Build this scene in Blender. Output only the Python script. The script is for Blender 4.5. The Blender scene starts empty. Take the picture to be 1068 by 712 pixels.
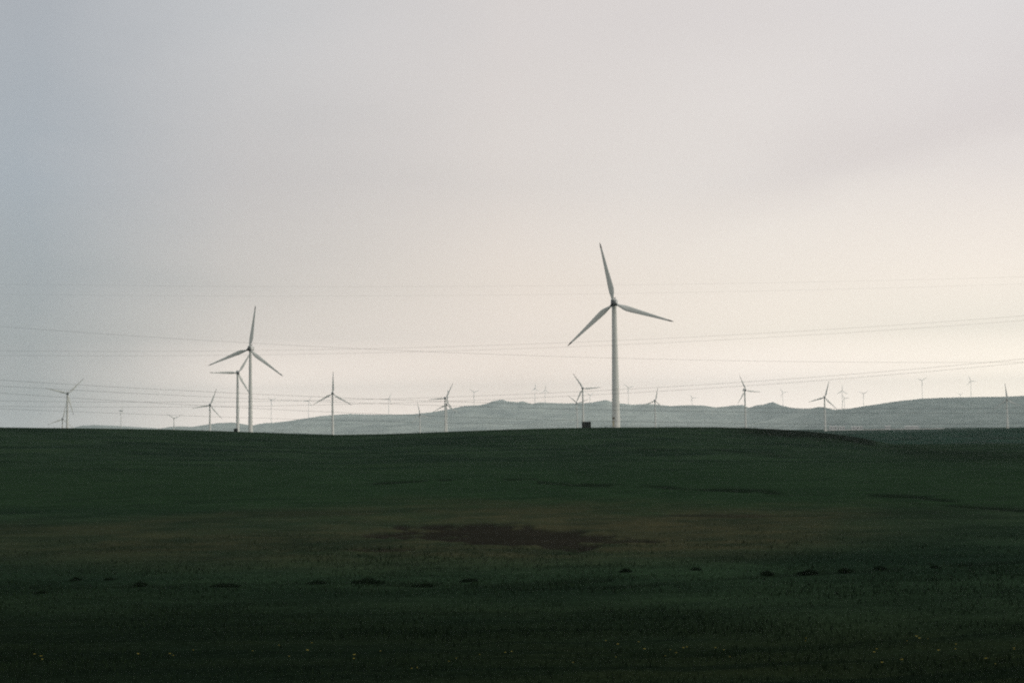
import bpy, bmesh, math, random
import numpy as np
from mathutils import Vector, Matrix

random.seed(7)
rng = np.random.default_rng(7)
sc = bpy.context.scene
C = sc.collection
rad = math.radians

# ------------------------------------------------------------------ camera
W0, H0, F0 = 1068.0, 712.0, 1483.3          # photograph size and focal length in its pixels
CAM_Z = 6.0
PITCH, ROLL = rad(3.43), rad(-0.7)
cam_d = bpy.data.cameras.new("camera")
cam_d.sensor_width = 36.0
cam_d.lens = 50.0
cam_d.clip_start = 0.1
cam_d.clip_end = 60000.0
cam = bpy.data.objects.new("camera", cam_d)
C.objects.link(cam)
RM = Matrix.Rotation(rad(90) + PITCH, 3, 'X') @ Matrix.Rotation(ROLL, 3, 'Z')
cam.matrix_world = Matrix.Translation((0, 0, CAM_Z)) @ RM.to_4x4()
sc.camera = cam
RN = np.array(RM)

# ------------------------------------------------------------------ world: overcast sky, bright to the right
SUN_AZ, SUN_EL = rad(98), rad(28)            # azimuth clockwise from the viewing direction (+Y)
world = bpy.data.worlds.new("World")
sc.world = world
world.use_nodes = True
wn = world.node_tree.nodes
wl = world.node_tree.links
wn.clear()

def N(tree, typ, **kw):
    n = tree.nodes.new(typ)
    for k, v in kw.items():
        setattr(n, k, v)
    return n

def M(tree, op, a, b=None, c=None, clamp=False):
    n = tree.nodes.new('ShaderNodeMath')
    n.operation = op
    n.use_clamp = clamp
    for i, v in enumerate((a, b, c)):
        if v is None:
            continue
        if isinstance(v, (int, float)):
            n.inputs[i].default_value = v
        else:
            tree.links.new(v, n.inputs[i])
    return n.outputs[0]

def SS(tree, v, lo, hi, to0=0.0, to1=1.0):
    n = tree.nodes.new('ShaderNodeMapRange')
    n.interpolation_type = 'SMOOTHSTEP'
    tree.links.new(v, n.inputs[0])
    n.inputs[1].default_value = lo
    n.inputs[2].default_value = hi
    n.inputs[3].default_value = to0
    n.inputs[4].default_value = to1
    return n.outputs[0]

def MIX(tree, f, a, b, mode='MIX'):
    n = tree.nodes.new('ShaderNodeMix')
    n.data_type = 'RGBA'
    n.blend_type = mode
    for i, v in ((0, f), (6, a), (7, b)):
        if isinstance(v, (int, float)):
            n.inputs[i].default_value = v
        elif isinstance(v, tuple):
            n.inputs[i].default_value = (*v, 1.0)
        else:
            tree.links.new(v, n.inputs[i])
    return n.outputs[2]

def RAMP(tree, v, stops, interp='LINEAR'):
    n = tree.nodes.new('ShaderNodeValToRGB')
    n.color_ramp.interpolation = interp
    el = n.color_ramp.elements
    while len(el) < len(stops):
        el.new(0.5)
    for e, (p, c) in zip(el, stops):
        e.position = p
        e.color = (*c, 1.0)
    tree.links.new(v, n.inputs[0])
    return n.outputs[0]

wt = world.node_tree
tc = N(wt, 'ShaderNodeTexCoord')
sep = N(wt, 'ShaderNodeSeparateXYZ')
wl.new(tc.outputs['Generated'], sep.inputs[0])
az = M(wt, 'MULTIPLY', M(wt, 'ARCTAN2', sep.outputs[0], sep.outputs[1]), 57.29578)      # degrees, + to the right
el = M(wt, 'MULTIPLY', M(wt, 'ARCSINE', sep.outputs[2]), 57.29578)
# slow cloud structure
cmap = N(wt, 'ShaderNodeMapping')
cmap.inputs['Scale'].default_value = (1.0, 1.0, 2.6)
wl.new(tc.outputs['Generated'], cmap.inputs['Vector'])
cn = N(wt, 'ShaderNodeTexNoise')
cn.inputs['Scale'].default_value = 4.2
cn.inputs['Detail'].default_value = 5.0
cn.inputs['Roughness'].default_value = 0.5
wl.new(cmap.outputs[0], cn.inputs['Vector'])
cl = M(wt, 'SUBTRACT', cn.outputs['Fac'], 0.5)
azw = M(wt, 'ADD', az, M(wt, 'MULTIPLY', cl, 5.0))
azf = M(wt, 'DIVIDE', M(wt, 'ADD', azw, 60.0), 120.0, clamp=True)       # -60..60 deg -> 0..1
# radiance of the overcast by elevation (rows, degrees) and azimuth (stops, degrees): brighter and warmer to the right,
# a bright gap under the cloud deck near the horizon
AZS = (-60, -18.8, -10.8, 0.0, 10.2, 18.8, 60)
#SKYBEGIN
SKYT = {
    0.4: [(0.562, 0.568, 0.567), (0.662, 0.669, 0.667), (1.950, 1.684, 1.497), (1.859, 1.562, 1.360), (2.174, 1.878, 1.660), (2.364, 2.066, 1.748), (2.245, 1.962, 1.661)],
    1.2: [(0.507, 0.512, 0.511), (0.597, 0.603, 0.601), (1.758, 1.519, 1.350), (1.676, 1.409, 1.227), (1.960, 1.693, 1.497), (2.131, 1.862, 1.576), (2.025, 1.769, 1.497)],
    1.9: [(0.461, 0.466, 0.464), (0.542, 0.548, 0.546), (1.598, 1.380, 1.227), (1.523, 1.281, 1.115), (1.782, 1.540, 1.361), (1.937, 1.693, 1.433), (1.840, 1.608, 1.361)],
    3.6: [(0.372, 0.396, 0.401), (0.438, 0.466, 0.472), (0.915, 0.829, 0.755), (1.144, 0.998, 0.882), (1.251, 1.115, 0.966), (1.202, 1.092, 0.942), (1.142, 1.038, 0.895)],
    5.7: [(0.358, 0.388, 0.404), (0.421, 0.456, 0.476), (0.708, 0.664, 0.622), (0.999, 0.883, 0.783), (1.087, 0.980, 0.869), (1.161, 1.041, 0.915), (1.103, 0.989, 0.869)],
    9.7: [(0.361, 0.399, 0.438), (0.425, 0.470, 0.515), (0.644, 0.614, 0.605), (0.812, 0.747, 0.704), (0.910, 0.846, 0.797), (0.895, 0.824, 0.787), (0.851, 0.783, 0.747)],
    16.0: [(0.380, 0.404, 0.436), (0.447, 0.475, 0.513), (0.613, 0.614, 0.627), (0.755, 0.706, 0.688), (0.785, 0.735, 0.720), (0.803, 0.768, 0.763), (0.762, 0.729, 0.725)],
}
#SKYEND
rows = [RAMP(wt, azf, [((a_ + 60) / 120.0, c_) for a_, c_ in zip(AZS, SKYT[e_])]) for e_ in sorted(SKYT)]
els = sorted(SKYT)
elw = M(wt, 'ADD', el, M(wt, 'MULTIPLY', cl, 1.6))
over = rows[0]
for k in range(1, len(els)):
    n_ = N(wt, 'ShaderNodeMapRange')
    wl.new(elw if k > 3 else el, n_.inputs[0])
    n_.inputs[1].default_value = els[k - 1]; n_.inputs[2].default_value = els[k]
    over = MIX(wt, n_.outputs[0], over, rows[k])
# ragged lower edge of the deck on the right, climbing to the right
dd = M(wt, 'SUBTRACT', M(wt, 'ADD', el, M(wt, 'MULTIPLY', cl, 4.0)), M(wt, 'ADD', M(wt, 'MULTIPLY', az, 0.235), 6.0))
step_ = M(wt, 'MULTIPLY', M(wt, 'MULTIPLY', SS(wt, dd, -0.9, 1.1), SS(wt, dd, 1.1, 6.0, 1.0, 0.0)), SS(wt, az, 4.0, 13.0))
over = MIX(wt, M(wt, 'MULTIPLY', step_, 0.75), over, MIX(wt, 1.0, over, (.895, .885, .90), 'MULTIPLY'))
over = MIX(wt, SS(wt, el, 20.0, 55.0), over, (.47, .475, .48))         # heavier cloud overhead
back = SS(wt, M(wt, 'ABSOLUTE', az), 60.0, 130.0)
over = MIX(wt, M(wt, 'MULTIPLY', back, 0.8), over, (.50, .505, .51))
bright = M(wt, 'ADD', 1.0, M(wt, 'MULTIPLY', cl, 0.06))
vm = N(wt, 'ShaderNodeVectorMath', operation='SCALE')
wl.new(over, vm.inputs[0]); wl.new(bright, vm.inputs[3])
over = vm.outputs[0]
bg_cloud = N(wt, 'ShaderNodeBackground')
wl.new(over, bg_cloud.inputs[0])
bg_cloud.inputs[1].default_value = 1.0
sky = N(wt, 'ShaderNodeTexSky', sky_type='NISHITA', sun_disc=False)
sky.sun_elevation = SUN_EL
sky.sun_rotation = SUN_AZ
sky.dust_density = 3.0
bg_sky = N(wt, 'ShaderNodeBackground')
wl.new(sky.outputs[0], bg_sky.inputs[0])
bg_sky.inputs[1].default_value = 0.05
mixs = N(wt, 'ShaderNodeMixShader')
mixs.inputs[0].default_value = 0.94                                    # cloud cover
wl.new(bg_sky.outputs[0], mixs.inputs[1])
wl.new(bg_cloud.outputs[0], mixs.inputs[2])
wo = N(wt, 'ShaderNodeOutputWorld')
wl.new(mixs.outputs[0], wo.inputs[0])
world.cycles.sampling_method = 'MANUAL'
world.cycles.sample_map_resolution = 1024

sun_d = bpy.data.lights.new("sun", 'SUN')
sun_d.energy = 1.2
sun_d.angle = rad(25)
sun_d.color = (1.0, 0.95, 0.87)
sun = bpy.data.objects.new("sun", sun_d)
C.objects.link(sun)
sdir = Vector((math.sin(SUN_AZ) * math.cos(SUN_EL), math.cos(SUN_AZ) * math.cos(SUN_EL), math.sin(SUN_EL)))
sun.rotation_euler = sdir.to_track_quat('Z', 'Y').to_euler()
sun.location = (200, -50, 300)

sc.view_settings.view_transform = 'Standard'
sc.view_settings.look = 'None'
sc.view_settings.exposure = 0.0
sc.view_settings.gamma = 1.0
sc.view_settings.use_curve_mapping = False
sc.cycles.use_denoising = False
sc.cycles.max_bounces = 6
sc.cycles.volume_bounces = 1
sc.cycles.use_adaptive_sampling = False
sc.cycles.pixel_filter_type = 'BLACKMAN_HARRIS'
sc.cycles.filter_width = 2.0
sc.cycles.sample_clamp_indirect = 10.0

# ------------------------------------------------------------------ helpers
def ray(x, y):
    d = RN @ np.array([(x - W0 / 2) / F0, -(y - H0 / 2) / F0, -1.0])
    return d

def at_dist(x, y, r):
    """the point seen at pixel (x, y), r metres away on the ground plan"""
    d = ray(x, y)
    k = r / math.hypot(d[0], d[1])
    return np.array([d[0] * k, d[1] * k, CAM_Z + d[2] * k])

def at_depth(x, y, Y):
    d = ray(x, y)
    k = Y / d[1]
    return np.array([d[0] * k, Y, CAM_Z + d[2] * k])

def project(X, Y, Z):
    """pixel of world points (arrays)"""
    P = np.stack([X, Y, Z - CAM_Z])
    c = RN.T @ P.reshape(3, -1)
    dz = np.minimum(c[2], -1e-3)
    px = W0 / 2 + F0 * c[0] / -dz
    py = H0 / 2 - F0 * c[1] / -dz
    return px.reshape(X.shape), py.reshape(X.shape)

def _hash(i, j, s):
    h = (i * 374761393 + j * 668265263 + s * 1442695041) & 0xFFFFFFFF
    h = ((h ^ (h >> 13)) * 1274126177) & 0xFFFFFFFF
    return ((h ^ (h >> 16)) & 0xFFFF) / 65535.0

def vnoise(x, y, s=0):
    x = np.asarray(x, float); y = np.asarray(y, float)
    xi = np.floor(x).astype(np.int64); yi = np.floor(y).astype(np.int64)
    fx = x - xi; fy = y - yi
    fx = fx * fx * (3 - 2 * fx); fy = fy * fy * (3 - 2 * fy)
    a = _hash(xi, yi, s); b = _hash(xi + 1, yi, s)
    c = _hash(xi, yi + 1, s); d = _hash(xi + 1, yi + 1, s)
    return (a + (b - a) * fx) * (1 - fy) + (c + (d - c) * fx) * fy

def fbm(x, y, s=0, o=4, g=0.5):
    v = 0; amp = 1; tot = 0
    for k in range(o):
        v = v + amp * (vnoise(x * 2 ** k + 17.3 * k, y * 2 ** k - 9.1 * k, s + k) - 0.5)
        tot += amp; amp *= g
    return v / tot * 2

def sstep(v, lo, hi):
    t = np.clip((v - lo) / (hi - lo), 0, 1)
    return t * t * (3 - 2 * t)

def mesh_np(name, verts, quads, tris=None):
    me = bpy.data.meshes.new(name)
    faces = quads.tolist() if len(quads) else []
    if tris is not None:
        faces += tris.tolist()
    me.from_pydata(verts.tolist(), [], faces)
    me.update()
    return me

def link(name, me, mat=None, parent=None):
    o = bpy.data.objects.new(name, me)
    C.objects.link(o)
    if mat is not None:
        me.materials.append(mat)
    if parent is not None:
        o.parent = parent
    return o

def smooth(me):
    me.polygons.foreach_set('use_smooth', [True] * len(me.polygons))

def tag(o, label=None, cat=None, group=None, kind=None):
    if label: o['label'] = label
    if cat: o['category'] = cat
    if group: o['group'] = group
    if kind: o['kind'] = kind
    return o

def mat_new(name, col=None, rough=0.6, spec=0.3):
    m = bpy.data.materials.new(name)
    m.use_nodes = True
    b = m.node_tree.nodes['Principled BSDF']
    b.inputs['Roughness'].default_value = rough
    b.inputs['Specular IOR Level'].default_value = spec
    if col:
        b.inputs['Base Color'].default_value = (*col, 1)
    return m, m.node_tree, b

def noisy_mat(name, c1, c2, scale, rough=0.6, spec=0.3, detail=4, stretch=(1, 1, 1), lo=.35, hi=.65):
    m, t, b = mat_new(name, None, rough, spec)
    tcn = N(t, 'ShaderNodeTexCoord'); mp = N(t, 'ShaderNodeMapping')
    mp.inputs['Scale'].default_value = stretch
    t.links.new(tcn.outputs['Object'], mp.inputs[0])
    n = N(t, 'ShaderNodeTexNoise')
    n.inputs['Scale'].default_value = scale; n.inputs['Detail'].default_value = detail
    t.links.new(mp.outputs[0], n.inputs[0])
    t.links.new(MIX(t, SS(t, n.outputs['Fac'], lo, hi), c1, c2), b.inputs['Base Color'])
    return m

# ------------------------------------------------------------------ terrain
RIDGE = np.array([(-400, 441), (-150, 443.5), (13, 445.6), (100, 446.5), (180, 447.8), (250, 450), (300, 451.8), (350, 453.2),
                  (400, 452.4), (450, 450.6), (500, 448.8), (560, 446.8), (600, 446), (640, 445.4), (700, 445.3),
                  (745, 445.4), (780, 446.2), (810, 447.6), (840, 449.6), (870, 452.4), (895, 456), (915, 460),
                  (940, 464.5), (980, 468), (1068, 472), (1250, 476), (1500, 480)], float)
RKNOLL = np.array([(700, 462), (820, 456.5), (860, 453.2), (900, 451.6), (940, 450.6), (1000, 448.4),
                   (1068, 446), (1200, 443), (1500, 440)], float)

def polyline_to_z(pts, r):
    A, Z = [], []
    for x, y in pts:
        q = at_dist(x, y, r)
        A.append(math.atan2(q[0], q[1])); Z.append(q[2])
    return np.array(A), np.array(Z)

R1, R2 = 430.0, 1050.0
A1, Z1 = polyline_to_z(RIDGE, R1)
A2, Z2 = polyline_to_z(RKNOLL, R2)
PLAIN = -6.0

def ground_z(X, Y):
    X = np.asarray(X, float); Y = np.asarray(Y, float)
    r = np.hypot(X, Y); a = np.arctan2(X, Y)
    front = sstep(np.cos(a), 0.2, 0.7)
    zc = np.interp(a, A1, Z1)
    s = np.interp(a, [-0.4, 0.14, 0.24, 0.4], [150, 150, 200, 200])
    up = np.clip((r - s) / (R1 - s), 0, 1)
    up = 0.55 * up ** 1.6 + 0.45 * up * up * (3 - 2 * up)
    down = 1 - sstep(r, 600, 900)
    zp = CAM_Z - (CAM_Z - zc) * r / R1 - 0.3 * sstep(r, R1, R1 + 60)
    base = PLAIN * sstep(r, R1, 900) - 7.5 * sstep(a, 0.19, 0.25) * sstep(r, R1 - 40, R1 + 130) * (1 - sstep(r, 1300, 1900))
    base = base - 45 * sstep(r, 2750, 3600)
    z = np.where(r <= R1, zc * up, (zp - base) * down + base)
    # second, farther knoll to the right
    z2 = np.interp(a, A2, Z2)
    w2 = sstep(r, R2 - 330, R2) * (1 - sstep(r, R2, R2 + 350)) * sstep(a, 0.10, 0.24)
    z = np.maximum(z, base + (z2 - base) * w2)
    # undulation
    amp = 0.25 * sstep(r, 30, 140) * (1 - 0.9 * sstep(r, R1 - 60, R1 - 10)) + 0.10
    und = fbm(X / 34, Y / 34, 3, 4) * amp * (1 - sstep(r, R1 - 5, R1 + 5) * 0.6)
    z = z * front + und
    z = z + 0.05 * fbm(X / 2.2, Y / 2.2, 11, 3) * (1 - sstep(r, 150, 400))
    # mounds on the slope right of centre
    z = z + 0.55 * fbm(X / 16 + 5, Y / 22, 21, 3) * sstep(a, 0.03, 0.09) * (1 - sstep(a, 0.19, 0.25)) * sstep(r, 220, 300) * (1 - sstep(r, R1 - 40, R1 - 5))
    return z

# radial and angular samples
rr = np.concatenate([np.linspace(0.5, 24, 14), np.exp(np.linspace(math.log(25), math.log(620), 420)),
                     np.exp(np.linspace(math.log(630), math.log(24000), 100))])
aa = np.concatenate([np.arange(-180, -26, 4.0), np.linspace(-26, 26, 560), np.arange(30, 180, 4.0)])
aa = np.radians(aa)
RR, AA = np.meshgrid(rr, aa, indexing='ij')
GX, GY = RR * np.sin(AA), RR * np.cos(AA)
GZ = ground_z(GX, GY)
PX, PY = project(GX, GY, GZ)
infront = (np.cos(AA) > 0.5)

n1 = fbm(GX / 9, GY / 9, 40, 4); n2 = fbm(GX / 3, GY / 6, 50, 4); n3 = fbm(GX / 25, GY / 60, 60, 3); n4 = fbm(GX / 0.9, GY / 1.8, 65, 3)
wob = 9 * n1 + 5 * n2
# dry grass belt
ytop = np.interp(PX, [0, 250, 420, 700, 1068], [548, 536, 527, 524, 530])
ybot = np.interp(PX, [0, 250, 534, 760, 1068], [586, 590, 588, 580, 556])
py_ = PY + wob * 0.8
dry = sstep(py_ + 10 * n3, ytop - 15, ytop + 15) * (1 - sstep(py_, ybot - 18, ybot + 16)) * (1 - 0.85 * sstep(PX + 60 * n1, 760, 1000))
dry *= np.clip(0.8 + 0.6 * n1 + 0.4 * n2 + 0.35 * n4, 0, 1.15)
dry *= infront * np.interp(PX, [0, 300, 560], [0.58, 0.68, 1.0])
# bare wet soil in the hollow
ex = (PX - 535) / 185; cy = 558.5 + 3.0 * ex + 1.5 * np.sin(ex * 4)
ey = (PY - cy) / np.maximum(12.5 * np.sqrt(np.clip(1 - ex * ex, 0, 1)) * (0.8 + 0.2 * np.cos(ex * 3)), 0.3)
soil = (1 - sstep(np.hypot(ex, ey) + 0.62 * n2 + 0.38 * n1 + 0.5 * n4, 0.62, 0.98))
e2 = np.hypot((PX - 400) / 36, (PY - 572.5) / 2.2) + 0.5 * n2
soil = np.maximum(soil, 0.8 * (1 - sstep(e2, 0.6, 1.1)))
e3 = np.hypot((PX - 740) / 60, (PY - 537) / 2.0) + 0.6 * n2
soil = np.maximum(soil, 0.6 * (1 - sstep(e3, 0.6, 1.1)))
soil = np.maximum(soil, 0.85 * (1 - sstep(np.hypot((PX - 640) / 68, (PY - 563.5) / 3.0) + .5 * n2 + .4 * n4, .6, 1.05)))
soil = np.maximum(soil, 0.7 * (1 - sstep(np.hypot((PX - 405) / 50, (PY - 556.5) / 2.6) + .5 * n2 + .4 * n4, .6, 1.05)))
soil *= infront
# darker taller growth: eroded bank at the end of the ridge, ruts and ditches
def band(pts, width, s, thr=0.0, jit=2.0):
    pts = np.array(pts, float)
    yc = np.interp(PX, pts[:, 0], pts[:, 1], left=-999, right=-999)
    d = np.abs(PY + jit * n1 - yc) / width
    broken = sstep(fbm(GX / 3.5, GY / 20, s, 3), thr - 0.12, thr + 0.22)
    return (1 - sstep(d, 0.5, 1.1)) * broken
dark = np.zeros_like(PX)
bank_y = np.interp(PX, RIDGE[:, 0], RIDGE[:, 1])
bank = sstep(PX + 25 * n1, 745, 800) * (1 - sstep(PX, 905, 922)) * (1 - sstep(PY - bank_y + 3 * n2, 4.0, 10.0))
bank = np.maximum(bank, 0.45 * sstep(PX + 25 * n1, 905, 945) * (1 - sstep(PY - bank_y + 4 * n2, 5.0, 16.0)) * sstep(PY - bank_y, -3, 2))
bank *= (RR < 480)
dark = np.maximum(dark, 1.0 * bank)
rut = np.maximum(band([(560, 503), (700, 508), (820, 513), (950, 517), (1100, 528)], 2.4, 70, -0.05),
                 band([(380, 504), (470, 500), (560, 500)], 1.6, 71, 0.05))
rut = np.maximum(rut, band([(860, 521), (960, 525), (1100, 534)], 2.0, 72, 0.05))
rut = np.maximum(rut, 0.8 * band([(30, 612), (140, 610), (210, 614), (270, 613), (350, 608), (500, 610), (640, 604)], 2.8, 73, -0.15))
rut = np.maximum(rut, 0.7 * band([(520, 612), (640, 612), (760, 603), (880, 596), (1100, 583)], 2.4, 74, -0.2))
rut = np.maximum(rut, 0.7 * band([(600, 470), (680, 468), (760, 470), (830, 474)], 2.2, 75, 0.1))
dark = np.maximum(dark, 0.75 * rut) * infront
GZ = GZ - 0.10 * rut * infront * (RR < 400) - 0.12 * soil
fresh = sstep(py_, 470, 500) * (1 - sstep(py_, 522, 540))          # fresher grass before the dry belt
fresh = np.maximum(fresh, 0.12 * sstep(py_, 586, 604) * (1 - sstep(py_, 612, 640)))
fresh = np.where(infront, fresh, 0.3)
near_falloff = np.where(infront, sstep(PY + 14 * n3 + 8 * n1, 585, 690), 0.5)

nr, na = RR.shape
verts = np.stack([GX, GY, GZ], -1).reshape(-1, 3)
idx = np.arange(nr * na).reshape(nr, na)
nxt = np.roll(idx, -1, axis=1)
quads = np.stack([idx[:-1], nxt[:-1], nxt[1:], idx[1:]], -1).reshape(-1, 4)[:, ::-1]
verts = np.vstack([verts, [[0, 0, float(GZ[0].mean())]]])
fan = np.stack([np.full(na, nr * na), nxt[0], idx[0]], -1)[:, ::-1]
gme = mesh_np("ground", verts, quads, fan)
smooth(gme)
for nm, arr in (('far', sstep(RR, 560, 700) * infront), ('dry', dry), ('soil', soil), ('dark', dark), ('fresh', fresh), ('near', near_falloff), ('rowc', GY - 0.018 * np.maximum(GX - 1, 0) ** 2), ('left', np.where(infront, 1 - sstep(PX + 60 * n3, 350, 760), 0))):
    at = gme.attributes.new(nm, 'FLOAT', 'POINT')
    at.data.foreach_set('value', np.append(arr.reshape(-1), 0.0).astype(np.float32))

gm, t, b = mat_new("field_grass", None, 1.0, 0.0)
geo = N(t, 'ShaderNodeNewGeometry')
def attr(nm):
    a = N(t, 'ShaderNodeAttribute'); a.attribute_name = nm
    return a.outputs['Fac']
def gnoise(scale, detail, stretch=(1, 1, 1), rough=0.6):
    mp = N(t, 'ShaderNodeMapping'); mp.inputs['Scale'].default_value = stretch
    t.links.new(geo.outputs['Position'], mp.inputs[0])
    n = N(t, 'ShaderNodeTexNoise')
    n.inputs['Scale'].default_value = scale; n.inputs['Detail'].default_value = detail
    n.inputs['Roughness'].default_value = rough
    t.links.new(mp.outputs[0], n.inputs[0])
    return n.outputs['Fac']
big = gnoise(0.025, 5); mid = gnoise(0.35, 6, (0.5, 1, 1)); fine = gnoise(7.0, 5, (0.6, 1, 1), 0.7)
patch = gnoise(0.09, 6, (0.45, 1, 1), 0.62)
cxyz = N(t, 'ShaderNodeCombineXYZ'); sxyz = N(t, 'ShaderNodeSeparateXYZ')
t.links.new(geo.outputs['Position'], sxyz.inputs[0])
t.links.new(M(t, 'MULTIPLY', sxyz.outputs[0], 0.045), cxyz.inputs[0]); t.links.new(attr('rowc'), cxyz.inputs[1])
sn = N(t, 'ShaderNodeTexNoise'); sn.inputs['Scale'].default_value = 0.75; sn.inputs['Detail'].default_value = 4.0
sn.inputs['Roughness'].default_value = 0.65
t.links.new(cxyz.outputs[0], sn.inputs[0]); streak = sn.outputs['Fac']
col = MIX(t, SS(t, big, .35, .65), (.0195, .0360, .0210), (.0250, .0465, .0250))
col = MIX(t, attr('far'), col, (.0150, .0420, .0290))  # bluish haze of the distance painted into the grass beyond the ridge
col = MIX(t, SS(t, patch, .42, .60, 0, .75), col, (.0095, .0195, .0130))
col = MIX(t, SS(t, patch, .42, .28, 0, .6), col, (.0290, .0460, .0220))
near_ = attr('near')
col = MIX(t, near_, col, MIX(t, SS(t, big, .35, .65), (.0120, .0190, .0100), (.0165, .0240, .0108)))  # grass darker towards the camera: vignette and grazing falloff put into the colour
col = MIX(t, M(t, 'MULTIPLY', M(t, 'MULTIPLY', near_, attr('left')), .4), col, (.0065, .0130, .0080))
col = MIX(t, M(t, 'MULTIPLY', attr('fresh'), 0.75), col, (.0195, .0400, .0190))
col = MIX(t, SS(t, mid, .38, .70, 0, .5), col, (.0085, .0170, .0105))
col = MIX(t, M(t, 'MULTIPLY', SS(t, streak, .44, .60, 0, .8), M(t, 'MAXIMUM', near_, 0.12)), col, (.0062, .0115, .0072))
dcol = MIX(t, SS(t, mid, .35, .65), (.0560, .0540, .0290), (.0360, .0410, .0240))
col = MIX(t, M(t, 'MULTIPLY', attr('dry'), 0.80), col, dcol)
col = MIX(t, attr('soil'), col, MIX(t, SS(t, mid, .3, .7), (.0225, .0215, .0160), (.0165, .0165, .0125)))
col = MIX(t, M(t, 'MULTIPLY', attr('dark'), 0.85), col, (.0055, .0085, .0060))
val = N(t, 'ShaderNodeMapRange'); t.links.new(fine, val.inputs[0])
val.inputs[1].default_value = .3; val.inputs[2].default_value = .7
val.inputs[3].default_value = .66; val.inputs[4].default_value = 1.70
vsc = N(t, 'ShaderNodeVectorMath', operation='SCALE')
t.links.new(col, vsc.inputs[0]); t.links.new(val.outputs[0], vsc.inputs[3])
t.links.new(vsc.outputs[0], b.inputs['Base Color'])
bump = N(t, 'ShaderNodeBump'); bump.inputs['Strength'].default_value = 0.8; bump.inputs['Distance'].default_value = 0.12
t.links.new(fine, bump.inputs['Height'])
t.links.new(bump.outputs[0], b.inputs['Normal'])
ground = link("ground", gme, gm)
tag(ground, kind='structure')

# ------------------------------------------------------------------ hills on the horizon
SKYLINE = np.array([(-500, 450), (-200, 449), (0, 449.5), (70, 447.5), (85, 443.6), (100, 443), (118, 443.6), (150, 445.6), (168, 446.6),
    (176, 445), (190, 444.4), (200, 445), (213, 443), (228, 441), (242, 440.3), (254, 442), (263, 443.4), (275, 441), (286, 440.6),
    (300, 439), (318, 436.2), (335, 433.6), (350, 432.4), (364, 431.4), (385, 432), (410, 432.2), (430, 431.8), (450, 429.6),
    (470, 426), (485, 423), (500, 422.4), (509, 420.4), (514, 418), (524, 416.5), (529, 418.2), (540, 419.4), (545, 418.2),
    (549, 419.6), (555, 421), (562, 419.4), (580, 420.2), (600, 420.4), (618, 419.6), (632, 416.8), (640, 419.6), (660, 421.8),
    (675, 420.8), (700, 423.2), (716, 422.4), (733, 422.4), (746, 424.8), (760, 423.2), (774, 421.8), (781, 425), (789, 422.4),
    (796, 421.8), (806, 418.8), (814, 422.4), (825, 425), (835, 426), (845, 426), (853, 424.2), (860, 424.4), (869, 427),
    (885, 426.2), (900, 423.4), (930, 419), (960, 415.6), (1000, 414), (1050, 413.4), (1068, 412.4), (1200, 410), (1500, 414), (1900, 422)], float)
def crest_dist(x):
    return np.interp(x, [-500, 150, 280, 500, 780, 880, 1500], [14500, 14200, 13600, 13200, 12600, 8800, 8000])
SA, SZ, SD = [], [], []
for x, y in SKYLINE:
    d = float(crest_dist(x)); q = at_dist(x, y, d)
    SA.append(math.atan2(q[0], q[1])); SZ.append(q[2]); SD.append(d)
SA, SZ, SD = map(np.array, (SA, SZ, SD))

def hills_z(a, u):
    """u: 0 at the crest, -1 at the foot, + behind"""
    zc = np.interp(a, SA, SZ); D = np.interp(a, SA, SD)
    smooth_zc = sum(np.interp(a + k * 0.012, SA, SZ) for k in range(-4, 5)) / 9.0
    f = np.clip(1 + u, 0, 1)
    prof = f ** 1.7 * 0.75 + 0.25 * f
    near = sstep(u, -0.35, -0.02)
    z = -60 + (smooth_zc * (1 - near) + zc * near + 60) * prof
    r = D * (1 + 0.33 * u)
    X, Y = r * np.sin(a), r * np.cos(a)
    g = fbm(X / 760, Y / 760, 90, 4)
    ridged = 1 - np.abs(fbm(X / 470 + 3, Y / 1250, 95, 4)) * 2
    z = z + (g * 17 + (ridged - 0.6) * 13) * sstep(f, 0.02, 0.35) * (1 - sstep(u, -0.16, -0.01))
    z = np.where(u > 0, -60 + (zc + 60) * (1 - sstep(u, 0, 0.75)), z)
    z = z + 1.6 * fbm(X / 55, Y / 55, 99, 3) * sstep(f, 0.2, 0.9) * (u <= 0)
    return X, Y, z

ha = np.linspace(SA[0], SA[-1], 1500)
hu = np.concatenate([np.linspace(-1, -0.2, 60), np.linspace(-0.19, 0, 34), np.linspace(0.03, 0.8, 22)])
HU, HA = np.meshgrid(hu, ha, indexing='ij')
HX, HY, HZ = hills_z(HA, HU)
nr, na = HX.shape
idx = np.arange(nr * na).reshape(nr, na)
quads = np.stack([idx[:-1, :-1], idx[:-1, 1:], idx[1:, 1:], idx[1:, :-1]], -1).reshape(-1, 4)
hme = mesh_np("hills", np.stack([HX, HY, HZ], -1).reshape(-1, 3), quads)
smooth(hme)
hm, t, b = mat_new("hill_slopes", None, 0.95, 0.03)
geo = N(t, 'ShaderNodeNewGeometry')
h1 = gnoise(0.0022, 6); h2 = gnoise(0.011, 5, (1, .5, 1))
hc = MIX(t, SS(t, h1, .4, .62), (.34, .385, .345), (.21, .245, .225))  # pale grey-blue slopes: part of the distance haze is put into this colour
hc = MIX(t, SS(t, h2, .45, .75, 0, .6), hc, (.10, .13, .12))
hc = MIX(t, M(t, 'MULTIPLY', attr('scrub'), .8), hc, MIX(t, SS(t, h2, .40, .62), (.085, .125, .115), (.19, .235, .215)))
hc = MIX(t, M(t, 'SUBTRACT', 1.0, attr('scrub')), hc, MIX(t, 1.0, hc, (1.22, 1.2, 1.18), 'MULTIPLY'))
t.links.new(hc, b.inputs['Base Color'])
hat = hme.attributes.new('scrub', 'FLOAT', 'POINT')
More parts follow.
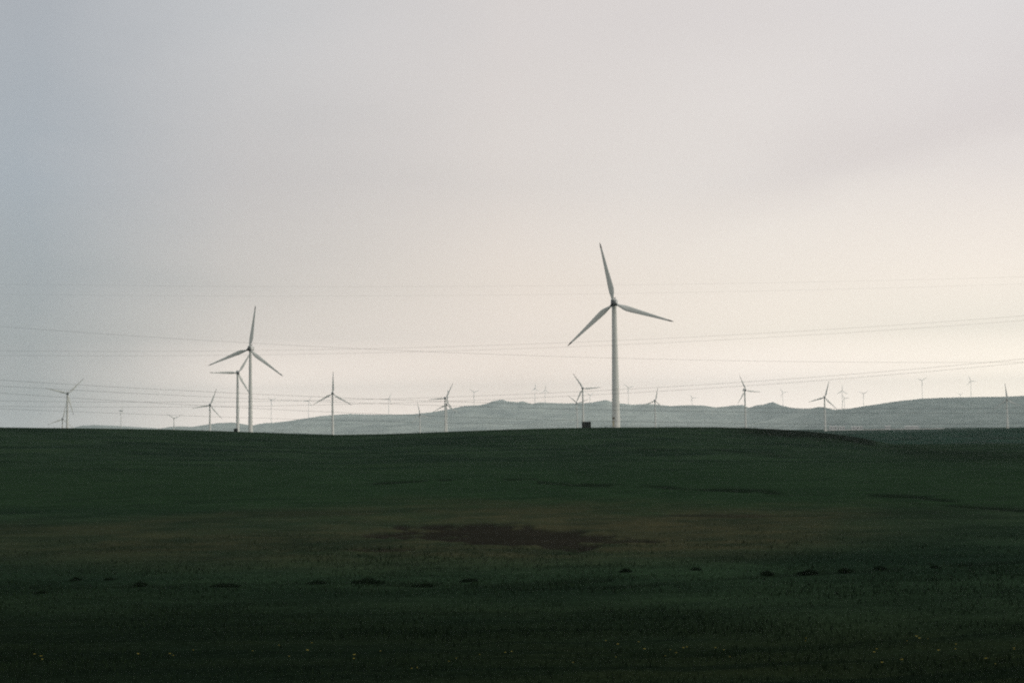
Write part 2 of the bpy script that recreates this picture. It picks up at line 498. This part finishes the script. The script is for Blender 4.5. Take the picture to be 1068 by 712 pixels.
hsc = sstep(HA + 0.03 * fbm(HX / 900, HY / 900, 150, 4), 0.155, 0.235)
hat.data.foreach_set('value', hsc.reshape(-1).astype(np.float32))
hills = link("hills", hme, hm)
tag(hills, kind='structure')

# pale dirt road running across the plain on the right
road_pts = [(862, 449.3), (885, 449.4), (905, 449.6), (930, 449.8), (955, 450.0), (985, 450.1)]
vs, fs = [], []
for k, (x, y) in enumerate(road_pts):
    r = 2350 + 25 * k
    q = at_dist(x, y, r)
    for dr in (-60, 60):
        s = (r + dr) / r
        vs.append((q[0] * s, q[1] * s, float(ground_z(q[0] * s, q[1] * s)) + 0.35))
for k in range(len(road_pts) - 1):
    fs.append((2 * k, 2 * k + 2, 2 * k + 3, 2 * k + 1))
rme = bpy.data.meshes.new("road"); rme.from_pydata(vs, [], fs); rme.update()
road = link("road", rme, noisy_mat("pale_dirt", (.55, .54, .50), (.70, .68, .63), 0.03))
tag(road, kind='structure')

# ------------------------------------------------------------------ air
lo, hi = (-19000, -3000, -75), (19000, 17500, 520)
bm = bmesh.new()
bmesh.ops.create_cube(bm, size=1.0)
for v in bm.verts:
    v.co = Vector([(lo[i] + hi[i]) / 2 + v.co[i] * (hi[i] - lo[i]) for i in range(3)])
zme = bpy.data.meshes.new("haze"); bm.to_mesh(zme); bm.free()
zm = bpy.data.materials.new("haze_air"); zm.use_nodes = True
zt = zm.node_tree; zt.nodes.clear()
zv = zt.nodes.new('ShaderNodeVolumePrincipled'); zo = zt.nodes.new('ShaderNodeOutputMaterial')
zv.inputs['Color'].default_value = (.86, .97, .97, 1)
zv.inputs['Density'].default_value = 6.0e-5
zv.inputs['Anisotropy'].default_value = 0.45
zt.links.new(zv.outputs[0], zo.inputs['Volume'])
haze = link("haze", zme, zm)
tag(haze, kind='stuff')

# ------------------------------------------------------------------ wind turbines
M_tower = noisy_mat("tower_paint", (.76, .76, .70), (.82, .82, .75), 0.25, 0.45, 0.4, 5, (1, 1, .12))
M_blade = noisy_mat("blade_gelcoat", (.70, .72, .67), (.78, .79, .73), 0.4, 0.4, 0.4, 4)
M_tip = noisy_mat("blade_tip_worn", (.14, .15, .15), (.20, .20, .19), 1.2, 0.5)
M_nac = noisy_mat("nacelle_paint", (.66, .67, .64), (.74, .74, .70), 0.8, 0.4, 0.4)
M_hub = noisy_mat("hub_grey", (.060, .070, .068), (.085, .092, .088), 1.5, 0.5)
M_door = noisy_mat("door_paint", (.55, .50, .34), (.62, .57, .40), 2.0, 0.5)
M_plate = noisy_mat("plate_dark", (.12, .10, .06), (.17, .14, .08), 2.0, 0.6)
M_conc = noisy_mat("concrete", (.22, .22, .20), (.30, .29, .27), 1.5, 0.9)

def tube(bm, rings, seg=24, cap=True):
    """rings: list of (centre Vector, radius x, radius y, axis frame u, v)"""
    out = []
    for c, ru, rv, u, v in rings:
        out.append([bm.verts.new(c + u * (ru * math.cos(2 * math.pi * k / seg)) + v * (rv * math.sin(2 * math.pi * k / seg))) for k in range(seg)])
    for A, B in zip(out[:-1], out[1:]):
        for k in range(seg):
            bm.faces.new((A[k], A[(k + 1) % seg], B[(k + 1) % seg], B[k]))
    if cap:
        bm.faces.new(out[0][::-1]); bm.faces.new(out[-1])
    return out

def done(bm, name, sm=True):
    bmesh.ops.recalc_face_normals(bm, faces=bm.faces)
    me = bpy.data.meshes.new(name); bm.to_mesh(me); bm.free()
    if sm:
        smooth(me)
        me.set_sharp_from_angle(angle=rad(28))
    return me

X3, Y3, Z3 = Vector((1, 0, 0)), Vector((0, 1, 0)), Vector((0, 0, 1))
TH = 50.0            # tower height of the master
BL = 25.0            # blade length

def tower_mesh():
    bm = bmesh.new()
    prof = [(0, 1.95), (0.25, 1.95), (0.26, 1.86), (16, 1.62), (16.05, 1.68), (16.3, 1.68), (16.35, 1.61),
            (33, 1.34), (33.05, 1.40), (33.3, 1.40), (33.35, 1.33), (48.3, 1.08), (48.35, 1.16), (48.7, 1.16), (48.72, 1.05), (49.75, 1.05)]
    tube(bm, [(Vector((0, 0, z)), r, r, X3, Y3) for z, r in prof], 28)
    return done(bm, "tower")

def box_bm(bm, c, s, bev=0.0):
    r = bmesh.ops.create_cube(bm, size=1.0)
    for v in r['verts']:
        v.co = Vector((c[0] + v.co.x * s[0], c[1] + v.co.y * s[1], c[2] + v.co.z * s[2]))
    if bev:
        es = list({e for v in r['verts'] for e in v.link_edges})
        bmesh.ops.bevel(bm, geom=es, offset=bev, segments=3, affect='EDGES')

def blade_mesh(a, b_):
    """blade along +Z from the hub centre, between the fractions a and b_ of its length"""
    st = [(0.035, .40, .40, 20), (0.07, .40, .40, 20), (0.12, .62, .34, 18), (0.18, .92, .27, 15), (0.24, 1.02, .22, 12), (0.33, .93, .18, 9),
          (0.45, .78, .14, 6), (0.6, .60, .105, 3.5), (0.75, .45, .075, 2), (0.87, .34, .05, 1), (0.95, .24, .035, .5), (1.0, .05, .012, 0)]
    f = [s[0] for s in st]
    us = sorted({a, b_, *[s for s in f if a < s < b_]})
    bm = bmesh.new()
    rings = []
    for u in us:
        c = np.interp(u, f, [s[1] for s in st]); th = np.interp(u, f, [s[2] for s in st]); tw = rad(np.interp(u, f, [s[3] for s in st]))
        U = Vector((math.cos(tw), -math.sin(tw), 0)); V = Vector((math.sin(tw), math.cos(tw), 0))
        c = c * 1.12; off = (c - .4) * 0.45 if u > .07 else 0.0
        ctr = Vector((0, -0.6 * u * u, u * BL)) + U * off
        rings.append((ctr, c, th, U, V))
    tube(bm, rings, 14)
    return done(bm, "blade")

def nacelle_mesh():
    bm = bmesh.new()
    st = [(-2.3, .95, 1.0), (-2.0, 1.15, 1.2), (-1.0, 1.3, 1.4), (2.0, 1.35, 1.45), (4.2, 1.25, 1.3), (5.0, .95, 1.0)]
    rings = []
    seg = 20
    vs_ = []
    for y, hx, hz in st:
        ring = []
        for k in range(seg):
            q = 2 * math.pi * k / seg
            cx, sz = math.cos(q), math.sin(q)
            e = 0.45
            ring.append(bm.verts.new((hx * math.copysign(abs(cx) ** e, cx), y, 0.75 + hz * math.copysign(abs(sz) ** e, sz))))
        vs_.append(ring)
    for A, B in zip(vs_[:-1], vs_[1:]):
        for k in range(seg):
            bm.faces.new((A[k], A[(k + 1) % seg], B[(k + 1) % seg], B[k]))
    bm.faces.new(vs_[0]); bm.faces.new(vs_[-1][::-1])
    return done(bm, "nacelle", False)

def hub_mesh():
    bm = bmesh.new()
    prof = [(-2.35, .9), (-2.6, 1.08), (-3.4, 1.15), (-4.0, 1.0), (-4.5, .68), (-4.75, .22)]
    tube(bm, [(Vector((0, y, 0)), r, r, X3, Z3) for y, r in prof], 24)
    for k in range(3):
        q = 2 * math.pi * k / 3
        dv = Vector((math.sin(q), 0, math.cos(q))); tv = Vector((math.cos(q), 0, -math.sin(q)))
        tube(bm, [(Vector((0, -3.2, 0)) + dv * .9, .52, .52, tv, Y3), (Vector((0, -3.2, 0)) + dv * 1.45, .5, .5, tv, Y3)], 16)
    return done(bm, "hub")

ME_tower = tower_mesh(); ME_tower.materials.append(M_tower)
ME_blade = blade_mesh(0.035, 0.90); ME_blade.materials.append(M_blade)
ME_tip = blade_mesh(0.902, 1.0); ME_tip.name = "blade_tip"; ME_tip.materials.append(M_tip)
ME_nac = nacelle_mesh(); ME_nac.materials.append(M_nac)
ME_hub = hub_mesh(); ME_hub.materials.append(M_hub)
bm = bmesh.new(); box_bm(bm, (-1.0, -1.58, 1.9), (.9, .35, 2.3), .04)
ME_door = done(bm, "door", False); ME_door.materials.append(M_door)
bm = bmesh.new(); box_bm(bm, (-.9, -1.52, 4.0), (1.3, .40, .8), .03)
ME_plate = done(bm, "sign_plate", False); ME_plate.materials.append(M_plate)
bm = bmesh.new()
for px_ in (-.35, .35):
    tube(bm, [(Vector((px_, 3.0, 2.1)), .06, .06, X3, Y3), (Vector((px_, 3.0, 3.4)), .05, .05, X3, Y3)], 8)
box_bm(bm, (0, 3.0, 3.0), (1.0, .09, .09))
box_bm(bm, (0, 2.2, 2.4), (.8, .9, .55), .06)
ME_mast = done(bm, "weather_mast", False); ME_mast.materials.append(M_hub)
bm = bmesh.new()
tube(bm, [(Vector((0, 0, -1.2)), 3.4, 3.4, X3, Y3), (Vector((0, 0, 0.10)), 3.4, 3.4, X3, Y3), (Vector((0, 0, .16)), 2.6, 2.6, X3, Y3)], 32)
ME_found = done(bm, "foundation", False); ME_found.materials.append(M_conc)

GROUP_NEAR = "wind turbines standing behind the dark ridge"
GROUP_FAR = "tiny wind turbines along the far hills"

def make_turbine():
    r = bpy.data.objects.new("wind_turbine", None); C.objects.link(r)
    r.empty_display_size = 3
    tw = link("tower", ME_tower, None, r)
    link("door", ME_door, None, tw); link("sign_plate", ME_plate, None, tw)
    link("foundation", ME_found, None, r)
    nc = link("nacelle", ME_nac, None, r); nc.location.z = TH
    link("weather_mast", ME_mast, None, nc)
    hb = link("hub", ME_hub, None, r); hb.location.z = TH
    for k in range(3):
        bl = link("blade", ME_blade, None, r)
        bl.location = (0, -3.2, TH); bl.rotation_euler = (0, 2 * math.pi * k / 3, 0)
        link("blade_tip", ME_tip, None, bl)
    return r

def copy_tree(o, parent=None, far=False, depth=0):
    c = o.copy(); C.objects.link(c)
    c.parent = parent
    for ch in list(o.children):
        if far and (depth >= 1 or ch.name.split('.')[0] in ('foundation',)):
            continue
        copy_tree(ch, c, far, depth + 1)
    return c

master = make_turbine()
used = [False]
def place(hx, hy, D, phase, yaw, label, group, Rm=25.0, base_z=None, far=False, slim=0.88):
    hub = at_dist(hx, hy, D)
    if not used[0]:
        o = master; used[0] = True
    else:
        o = copy_tree(master, None, far)
    s = Rm / BL
    a = math.atan2(hub[0], hub[1])
    rz = -a + rad(yaw)                       # rotor (local -Y) turned to the camera, then yawed
    off = 3.2 * s
    # local -Y in world: (sin rz, -cos rz)
    bx, by = hub[0] - math.sin(rz) * off, hub[1] + math.cos(rz) * off
    bz = float(ground_z(bx, by)) if base_z is None else base_z
    o.location = (bx, by, bz - 0.05)
    o.rotation_euler = (0, 0, rz)
    o.scale = (1, 1, 1)
    H = hub[2] - bz + 0.05
    for ch in o.children:
        kind = ch.name.split('.')[0]
        if kind == 'tower':
            ch.scale = (s * slim, s * slim, H / TH)
            ch.location = (0, 0, 0)
            for g in ch.children:
                g.scale = (1, 1, TH / H); g.location.z = 0
        elif kind == 'foundation':
            ch.scale = (s, s, 1)
        else:
            ch.scale = (s, s, s)
            ch.location = (0, -3.2 * s, H) if kind == 'blade' else (0, 0, H)
    bls = [c for c in o.children if c.name.split('.')[0] == 'blade']
    for k, bl in enumerate(bls):
        bl.rotation_euler = (0, rad(phase + 120 * k), 0)
    hb = [c for c in o.children if c.name.split('.')[0] == 'hub'][0]
    hb.rotation_euler = (0, rad(phase), 0)
    tag(o, label, 'wind turbine', group)
    return o

near = [
 (639.9, 316.5, 570, -11.5, -4, "largest white wind turbine, standing on the ridge right of the dark hut", 25.2),
 (259.8, 364, 824, 9, -13, "second largest wind turbine, upright blade, tallest on the left half of the ridge", 25.2),
 (248.4, 389, 1278, 31, 8, "medium wind turbine close left of the tall one, one blade pointing level left", 25),
 (347, 410.5, 1612, 1.5, 4, "wind turbine standing alone with its blades in an upright Y, left of the bare skyline", 25),
 (219.3, 422.5, 2000, 20, 8, "small wind turbine left of the overlapping pair, one blade level left", 25),
 (70.6, 410.5, 1685, 45, 6, "grey wind turbine at the far left with a blade reaching up right", 25),
 (65.6, 437, 2317, 10, 10, "low wind turbine at the far left, hub just above the ridge", 25),
 (464.6, 415.5, 2060, 27, 12, "wind turbine before the hill slope left of the crags, one blade level left", 25),
 (466, 422, 2330, 5, 10, "wind turbine half hidden behind a nearer tower on the hill slope", 25),
 (438.2, 432.5, 2746, -13, 12, "faint wind turbine whose pale tower shows against the hill, one dark blade above it", 25),
 (608, 405, 1951, -33, 8, "wind turbine rising behind the dark hut, one blade level right", 25),
 (602, 420.5, 2900, -49, 10, "faint wind turbine just left of the one behind the dark hut", 25),
 (683.6, 418, 2470, 11, 16, "small wind turbine right of the largest one, hub level with the hill crest", 25),
 (777.8, 407, 2050, -24, 28, "wind turbine left of the small pointed peak, one blade level right", 24),
 (860.2, 414.5, 2118, 15.5, 8, "wind turbine standing on the plain beside the pale dirt road", 25),
 (1050.2, 417, 2180, -5, 10, "wind turbine behind the knoll at the right edge, tower pale against the hill", 25),
 (181.6, 436.3, 4100, -56, 6, "tiny wind turbine with blades in a V, low on the left skyline", 25),
 (127.4, 428.5, 3000, 2, 72, "faint wind turbine seen almost edge on, alone above the left low hills", 19),
]
turbs = []
for hx, hy, D, ph, yaw, lab, Rm in near:
    turbs.append(place(hx, hy, D, ph, yaw, lab, GROUP_NEAR, Rm, slim={824: .72, 3000: .6}.get(D, .88)))

def hill_at(x):
    """crest distance and height seen at column x"""
    q = at_dist(x, 420, 1000); a = math.atan2(q[0], q[1])
    D = float(np.interp(a, SA, SD)); X, Y, z = hills_z(np.array([a]), np.array([-0.012]))
    return math.hypot(X[0], Y[0]), float(z[0])

far = [
 (283.5, 417.5, 62, 40, "very faint turbine above the saddle right of the tall left turbine", 8),
 (322, 418.3, 30, 10, "very faint turbine between the tall left turbine and the lone upright Y turbine", 8),
 (405.4, 416, 25, 10, "very faint turbine over the long low hill crest, right of the lone upright Y turbine", 8),
 (494.4, 409, -55, 8, "faint far turbine on the rising crest just left of the crags", 7.5),
 (558.2, 405, 0, 30, "faint far turbine on the crest right of the crags, left of a close pair", 7.5),
 (568.8, 407, 3, 25, "faint far turbine on the crest right of the crags, right of a close pair", 7.5),
 (615.4, 412, 60, 20, "faint far turbine under the level blade of the turbine behind the hut", 6.5),
 (655.4, 404.5, -50, 14, "faint far turbine just right of the largest tower", 7.5),
 (722, 415, -35, 8, "tiny far turbine on the smooth crest between the largest one and the pointed peak", 6),
 (816.4, 409.2, -35, 6, "faint far turbine on the slope right of the pointed peak", 6.5),
 (878.4, 407.6, 1, 10, "faint far turbine, taller of an overlapping pair on the saddle left of the big hill", 8),
 (880.8, 415.3, 85, 12, "faint far turbine, shorter of an overlapping pair on the saddle left of the big hill", 6.5),
 (900.5, 410.6, -62, 8, "faint far turbine at the foot of the rising right hill", 6.5),
 (961.6, 396.8, -65, 6, "faint far turbine on the left shoulder of the big right hill", 7),
 (1001.5, 411.4, 60, 8, "tiny turbine peeking over the big right hill, only its rotor showing", 4.5),
 (1012.4, 397, -22, 6, "faint far turbine on top of the big right hill near the right edge", 7),
]
for hx, hy, ph, yaw, lab, rpx in far:
    D, hz = hill_at(hx)
    if hx == 1001.5:
        D += 400; hz -= 60
    turbs.append(place(hx, hy, D, ph, yaw, lab, GROUP_FAR, rpx * .9 * D / F0, hz - 1.0, True, .45))

# ------------------------------------------------------------------ dark transformer huts
M_hut = noisy_mat("hut_dark_paint", (.014, .018, .017), (.022, .026, .024), 1.2, 0.7, 0.2)
M_hutdoor = noisy_mat("hut_door_paint", (.026, .034, .030), (.036, .044, .040), 1.5, 0.6, 0.2)
M_roof = noisy_mat("hut_roof", (.012, .014, .014), (.020, .022, .021), 1.5, 0.7, 0.2)
def make_hut(name, x, yb, D, w, h, label):
    q = at_dist(x, yb, D)
    z = float(ground_z(q[0], q[1]))
    top = q[2] + h
    r = bpy.data.objects.new(name, None); C.objects.link(r)
    r.location = (q[0], q[1], z - 0.1); r.rotation_euler = (0, 0, -math.atan2(q[0], q[1]) + rad(8))
    hh = top - z + 0.1
    bm = bmesh.new(); box_bm(bm, (0, 0, hh / 2), (w, w * .75, hh), .04); link("body", done(bm, "body", False), M_hut, r)
    bm = bmesh.new(); box_bm(bm, (0, 0, hh + .07), (w * 1.10, w * .9, .13), .03); rf = link("roof", done(bm, "roof", False), M_roof, r)
    for sx in (-.24, .24):
        bm = bmesh.new(); box_bm(bm, (sx * w, -w * .375 - .02, hh - h * .47), (w * .42, .05, h * .72), .015)
        for k in range(4):
            box_bm(bm, (sx * w, -w * .375 - .055, hh - h * .25 - k * .10), (w * .3, .02, .05))
        d = link("door", done(bm, "door", False), M_hutdoor, r)
        bm = bmesh.new(); box_bm(bm, (sx * w * .3, -w * .375 - .075, hh - h * .55), (.05, .06, .22)); link("handle", done(bm, "handle", False), M_roof, d)
    tag(r, label, 'transformer hut')
    return r
make_hut("transformer_hut", 611.6, 445.6, 470, 2.75, 1.75, "dark boxy transformer hut on the ridge left of the largest turbine")
make_hut("transformer_hut", 245.8, 449.2, 470, 1.15, .62, "small dark cabinet poking over the ridge at the foot of the left pair of turbines")

# ------------------------------------------------------------------ low white buildings on the plain
M_wall = noisy_mat("whitewash", (.78, .77, .74), (.84, .83, .80), .5, 0.8)
M_broof = noisy_mat("shed_roof", (.55, .54, .52), (.65, .64, .61), .5, 0.7)
M_win = mat_new("window_dark", (.03, .035, .04), .2, .5)[0]
def building(x, w_px, h, label):
    D = 2600.0
    q = at_dist(x, 449, D); z = float(ground_z(q[0], q[1]))
    w = w_px * D / F0; d = 8.0
    r = bpy.data.objects.new("farm_building", None); C.objects.link(r)
    r.location = (q[0], q[1], z - .1); r.rotation_euler = (0, 0, -math.atan2(q[0], q[1]) + rad(5))
    bm = bmesh.new(); box_bm(bm, (0, 0, h / 2), (w, d, h)); link("wall", done(bm, "wall", False), M_wall, r)
    bm = bmesh.new()
    P = [(-w / 2 - .4, -d / 2 - .4, h + .01), (w / 2 + .4, -d / 2 - .4, h + .01), (w / 2 + .4, d / 2 + .4, h + .01), (-w / 2 - .4, d / 2 + .4, h + .01),
         (-w / 2 - .4, 0, h + 1.1), (w / 2 + .4, 0, h + 1.1)]
    v = [bm.verts.new(p_) for p_ in P]
    for f in ((0, 1, 5, 4), (2, 3, 4, 5), (0, 4, 3), (1, 2, 5), (3, 2, 1, 0)):
        bm.faces.new([v[i] for i in f])
    link("roof", done(bm, "roof", False), M_broof, r)
    for k in range(max(2, int(w / 6))):
        n = max(2, int(w / 6))
        bm = bmesh.new(); box_bm(bm, (-w / 2 + (k + .5) * w / n, -d / 2 - .02, h * .52), (1.3, .08, 1.2)); link("window", done(bm, "window", False), M_win, r)
    tag(r, label, 'building', "low white buildings on the plain")
building(869, 8, 5.2, "low white shed just right of the turbine on the plain, leftmost of the row")
building(878, 6, 4.6, "short low white shed, second from the left in the row on the plain")
building(894, 11, 4.4, "long low white shed in the middle of the row on the plain")
building(926, 5, 4.8, "small low white house, alone on the plain with gaps on both sides")
building(951, 13, 4.0, "longest low white shed, rightmost of the row on the plain")

# ------------------------------------------------------------------ power lines sagging across the view
M_wire = noisy_mat("wire_aluminium", (.055, .06, .06), (.085, .09, .09), .5, 0.5)
def wire(pts, D, rad_m, label):
    P = np.array([at_depth(x, y, D) for x, y in pts])
    deg = 2
    cf = np.polyfit(P[:, 0], P[:, 2], deg)
    xs = np.linspace(-D * .62, D * .62, 90)
    zs = np.polyval(cf, xs)
    bm = bmesh.new()
    rings = [(Vector((x, D, z)), rad_m, rad_m, Y3, Z3) for x, z in zip(xs, zs)]
    tube(bm, rings, 6)
    o = link("power_line", done(bm, "power_line"), M_wire)
    tag(o, label, 'power line', "thin power lines sagging across the view")
WD = 500.0
wire([(13, 296.5), (300, 298.5), (560, 298.3), (800, 295), (1068, 288.5)], WD, .012, "topmost faint wire, highest of all across the open sky")
wire([(13, 307), (300, 308.5), (560, 307.5), (800, 303), (1068, 296)], WD, .012, "second wire from the top, just under the highest faint one")
wire([(13, 342), (210, 354), (390, 363), (560, 371.5), (760, 377), (1068, 377)], WD, .028, "wire falling from the left, crossing the tall left turbine just above its hub")
wire([(13, 366), (240, 366), (390, 362.5), (560, 358.5), (760, 350), (1068, 329)], WD, .024, "upper wire of the pair crossing the tall left turbine at its hub")
wire([(13, 370.5), (240, 370.5), (390, 367.5), (560, 363), (760, 354), (1068, 334)], WD, .024, "lower wire of the pair crossing the tall left turbine at its hub")
wire([(13, 398), (210, 407), (390, 414.5), (580, 422.5), (760, 426.5), (1068, 424.5)], WD, .041, "wire passing over the far left turbine and falling to the crest of the hills")
wire([(13, 404), (210, 412.5), (390, 419), (580, 427), (760, 430.5), (1068, 430)], WD, .041, "wire just below the one over the far left turbine, crossing the right hills")
wire([(13, 418), (210, 419.5), (380, 415.6), (560, 410.5), (760, 399.5), (1068, 374)], WD, .036, "upper wire of the low pair climbing to the right edge past the peaks")
wire([(13, 423.5), (210, 424.5), (380, 420.5), (560, 414.5), (760, 403.5), (1068, 378)], WD, .036, "lower wire of the low pair climbing to the right edge past the peaks")
wire([(13, 411.5), (210, 421), (380, 431), (560, 438), (760, 441.5), (1068, 441)], WD, .041, "wire low across the middle of the hills, second lowest of all")
wire([(13, 427), (210, 432.5), (390, 440), (560, 443), (760, 444.6), (1068, 445.5)], WD, .036, "lowest wire, nearly touching the ridge line in the middle")

# ------------------------------------------------------------------ grass, tussocks and flowers in the foreground
def blades_mesh(name, X, Y, Z, h, w, lean, mat):
    """one bent blade (two quads to a point) per sample"""
    n = len(X)
    q = rng.uniform(0, 2 * np.pi, n)
    dx, dy = np.cos(q), np.sin(q)
    l = rng.uniform(0, 2 * np.pi, n); L = lean * rng.uniform(.2, 1.0, n) * h
    lx, ly = np.cos(l) * L, np.sin(l) * L
    V = np.zeros((n, 5, 3))
    V[:, 0] = np.stack([X - dx * w, Y - dy * w, Z], -1)
    V[:, 1] = np.stack([X + dx * w, Y + dy * w, Z], -1)
    V[:, 2] = np.stack([X + dx * w * .75 + lx * .35, Y + dy * w * .75 + ly * .35, Z + h * .6], -1)
    V[:, 3] = np.stack([X - dx * w * .75 + lx * .35, Y - dy * w * .75 + ly * .35, Z + h * .6], -1)
    V[:, 4] = np.stack([X + lx, Y + ly, Z + h], -1)
    i = np.arange(n) * 5
    me = mesh_np(name, V.reshape(-1, 3), np.stack([i, i + 1, i + 2, i + 3], -1), np.stack([i + 3, i + 2, i + 4], -1))
    return me

def leaf_mat(name, c1, c2, c3):
    m, t, b = mat_new(name, None, 0.9, 0.03)
    g = N(t, 'ShaderNodeNewGeometry')
    c = RAMP(t, g.outputs['Random Per Island'], [(0, c1), (.5, c2), (1, c3)])
    t.links.new(c, b.inputs['Base Color'])
    return m
M_grass = leaf_mat("grass_blades", (.006, .012, .006), (.010, .021, .010), (.018, .032, .013))
M_tuss = leaf_mat("tussock_blades", (.006, .012, .007), (.010, .020, .011), (.016, .028, .014))

n = 150000
r_ = np.exp(rng.uniform(math.log(26), math.log(95), n)); a_ = rng.uniform(-.40, .40, n)
gx, gy = r_ * np.sin(a_), r_ * np.cos(a_)
dens = fbm(gx / 5, gy / 2.2, 120, 4)
keep = (dens + rng.uniform(-.5, .5, n)) > -0.05
gx, gy, r_ = gx[keep], gy[keep], r_[keep]
gz = ground_z(gx, gy)
ppx, ppy = project(gx, gy, gz)
ok = np.hypot((ppx - 535) / 185, (ppy - 558.5) / 15) + .5 * fbm(gx / 3, gy / 6, 50, 4) + rng.normal(0, .12, len(gx)) > .95
ok &= rng.uniform(0, 1, len(gx)) > sstep(r_, 55, 93)
gx, gy, gz, r_ = gx[ok], gy[ok], gz[ok], r_[ok]
hgt = rng.uniform(.05, .16, len(gx)) * (1 + .6 * np.clip(fbm(gx / 4, gy / 3, 130, 3), -.5, 1))
r2 = rng.uniform(400, 433, 9000); a2 = rng.uniform(-.38, .38, 9000)
x2, y2 = r2 * np.sin(a2), r2 * np.cos(a2)
k2 = fbm(x2 / 3.5, y2 / 8, 140, 3) + rng.uniform(-.35, .35, 9000) > 0.22
x2, y2 = x2[k2], y2[k2]
gx, gy, gz = np.append(gx, x2), np.append(gy, y2), np.append(gz, ground_z(x2, y2))
hgt = np.append(hgt, rng.uniform(.12, .50, len(x2))); r_ = np.append(r_, np.full(len(x2), 260.0))
grass = link("grass", blades_mesh("grass", gx, gy, gz - .02, hgt, rng.uniform(.006, .014, len(gx)) * (r_ / 30) ** .5, .7, M_grass), M_grass)
tag(grass, kind='stuff')

def on_ground(px, py):
    d = ray(px, py)
    k = -CAM_Z / d[2]
    for _ in range(12):
        k = (float(ground_z(d[0] * k, d[1] * k)) - CAM_Z) / d[2]
    return d[0] * k, d[1] * k

tuss = [(43, 618, 16, "dark grass tussock lowest and nearest the left edge of the field"),
        (80, 605, 14, "small dark tussock second from the left edge in the tussock row"),
        (115, 604, 12, "small dark tussock just left of the long dark rut"),
        (146, 610, 16, "dark tussock at the left end of the long dark rut"),
        (236, 611, 40, "long dark clump of grass in the rut under the tall left turbines"),
        (330, 608, 26, "dark grass clump left of the widest clump in the tussock row"),
        (384, 607, 44, "widest dark clump of grass in the left tussock row"),
        (440, 611, 30, "dark clump just right of the widest clump in the tussock row"),
        (489, 606, 24, "thin dark clump at the right end of the left tussock row"),
        (652, 596, 18, "dark tussock below the right tip of the bare soil patch"),
        (726, 594, 14, "small round dark tussock, second in the right tussock row"),
        (800, 598, 16, "dark tussock in the middle of the right row, lowest of it"),
        (842, 597, 26, "broad dark tussock in the middle of the right row"),
        (881, 595, 16, "dark tussock right of the broad one in the right row"),
        (918, 592, 14, "dark tussock second from the right end of the right row"),
        (975, 592, 10, "tiny dark tussock at the right end of the right row")]
for x, y, wpx, lab in tuss:
    X, Y = on_ground(x, y)
    D = math.hypot(X, Y)
    w = wpx * D / F0
    k = int(320 + 620 * w)
    ox = np.clip(rng.normal(0, w * .24, k), -w * .36, w * .36); oy = np.clip(rng.normal(0, w * .12 + .05, k), -.22 - w * .1, .22 + w * .1)
    z0 = float(ground_z(X, Y))
    oz = ground_z(X + ox, Y + oy) - z0
    hh = rng.uniform(.05, .16, k) * (1 + .7 * fbm(ox * 3 + x, oy * 3, 7, 2)) * np.exp(-(ox / (w * .5)) ** 2)
    o = link("grass_tussock", blades_mesh("grass_tussock", ox, oy, oz - .03, hh, rng.uniform(.008, .018, k), .6, M_tuss), M_tuss)
    o.location = (X, Y, z0)
    tag(o, lab, 'tussock', "dark grass tussocks on the field")

# yellow flecks of wildflowers
fl = []
for _ in range(26):
    x = rng.uniform(10, 1068); y = rng.normal(688, 9)
    if 655 < y < 712: fl.append((x, y))
for x, y in ((40, 688), (146, 690), (321, 684), (369, 691), (525, 684), (435, 702), (675, 683), (700, 684), (712, 681), (748, 682), (960, 670), (952, 673), (835, 674), (1062, 684), (640, 676)):
    for _ in range(2): fl.append((x + rng.normal(0, 4), y + rng.normal(0, 1.2)))
bm = bmesh.new()
for x, y in fl:
    X, Y = on_ground(x, y)
    z = float(ground_z(X, Y)); h = rng.uniform(.10, .20)
    s = rng.uniform(.010, .022)
    for k in range(6):
        q = k * math.pi / 3 + rng.uniform(0, .4)
        c = Vector((X, Y, z + h)); o1 = Vector((math.cos(q), math.sin(q), .35)) * s * 2.1; o2 = Vector((-math.sin(q), math.cos(q), 0)) * s * .7
        bm.faces.new([bm.verts.new(c), bm.verts.new(c + o1 * .6 + o2), bm.verts.new(c + o1), bm.verts.new(c + o1 * .6 - o2)])
    n0_ = len(bm.faces)
    tube(bm, [(Vector((X, Y, z - .02)), .003, .003, X3, Y3), (Vector((X, Y, z + h)), .003, .003, X3, Y3)], 5, False)
    bm.faces.ensure_lookup_table()
    for f_ in bm.faces[n0_:]:
        f_.material_index = 1
fme = bpy.data.meshes.new("yellow_flowers"); bm.to_mesh(fme); bm.free()
flowers = link("yellow_flowers", fme, mat_new("petal_yellow", (.30, .25, .035), .7, .2)[0])
fme.materials.append(M_grass)
tag(flowers, kind='stuff')
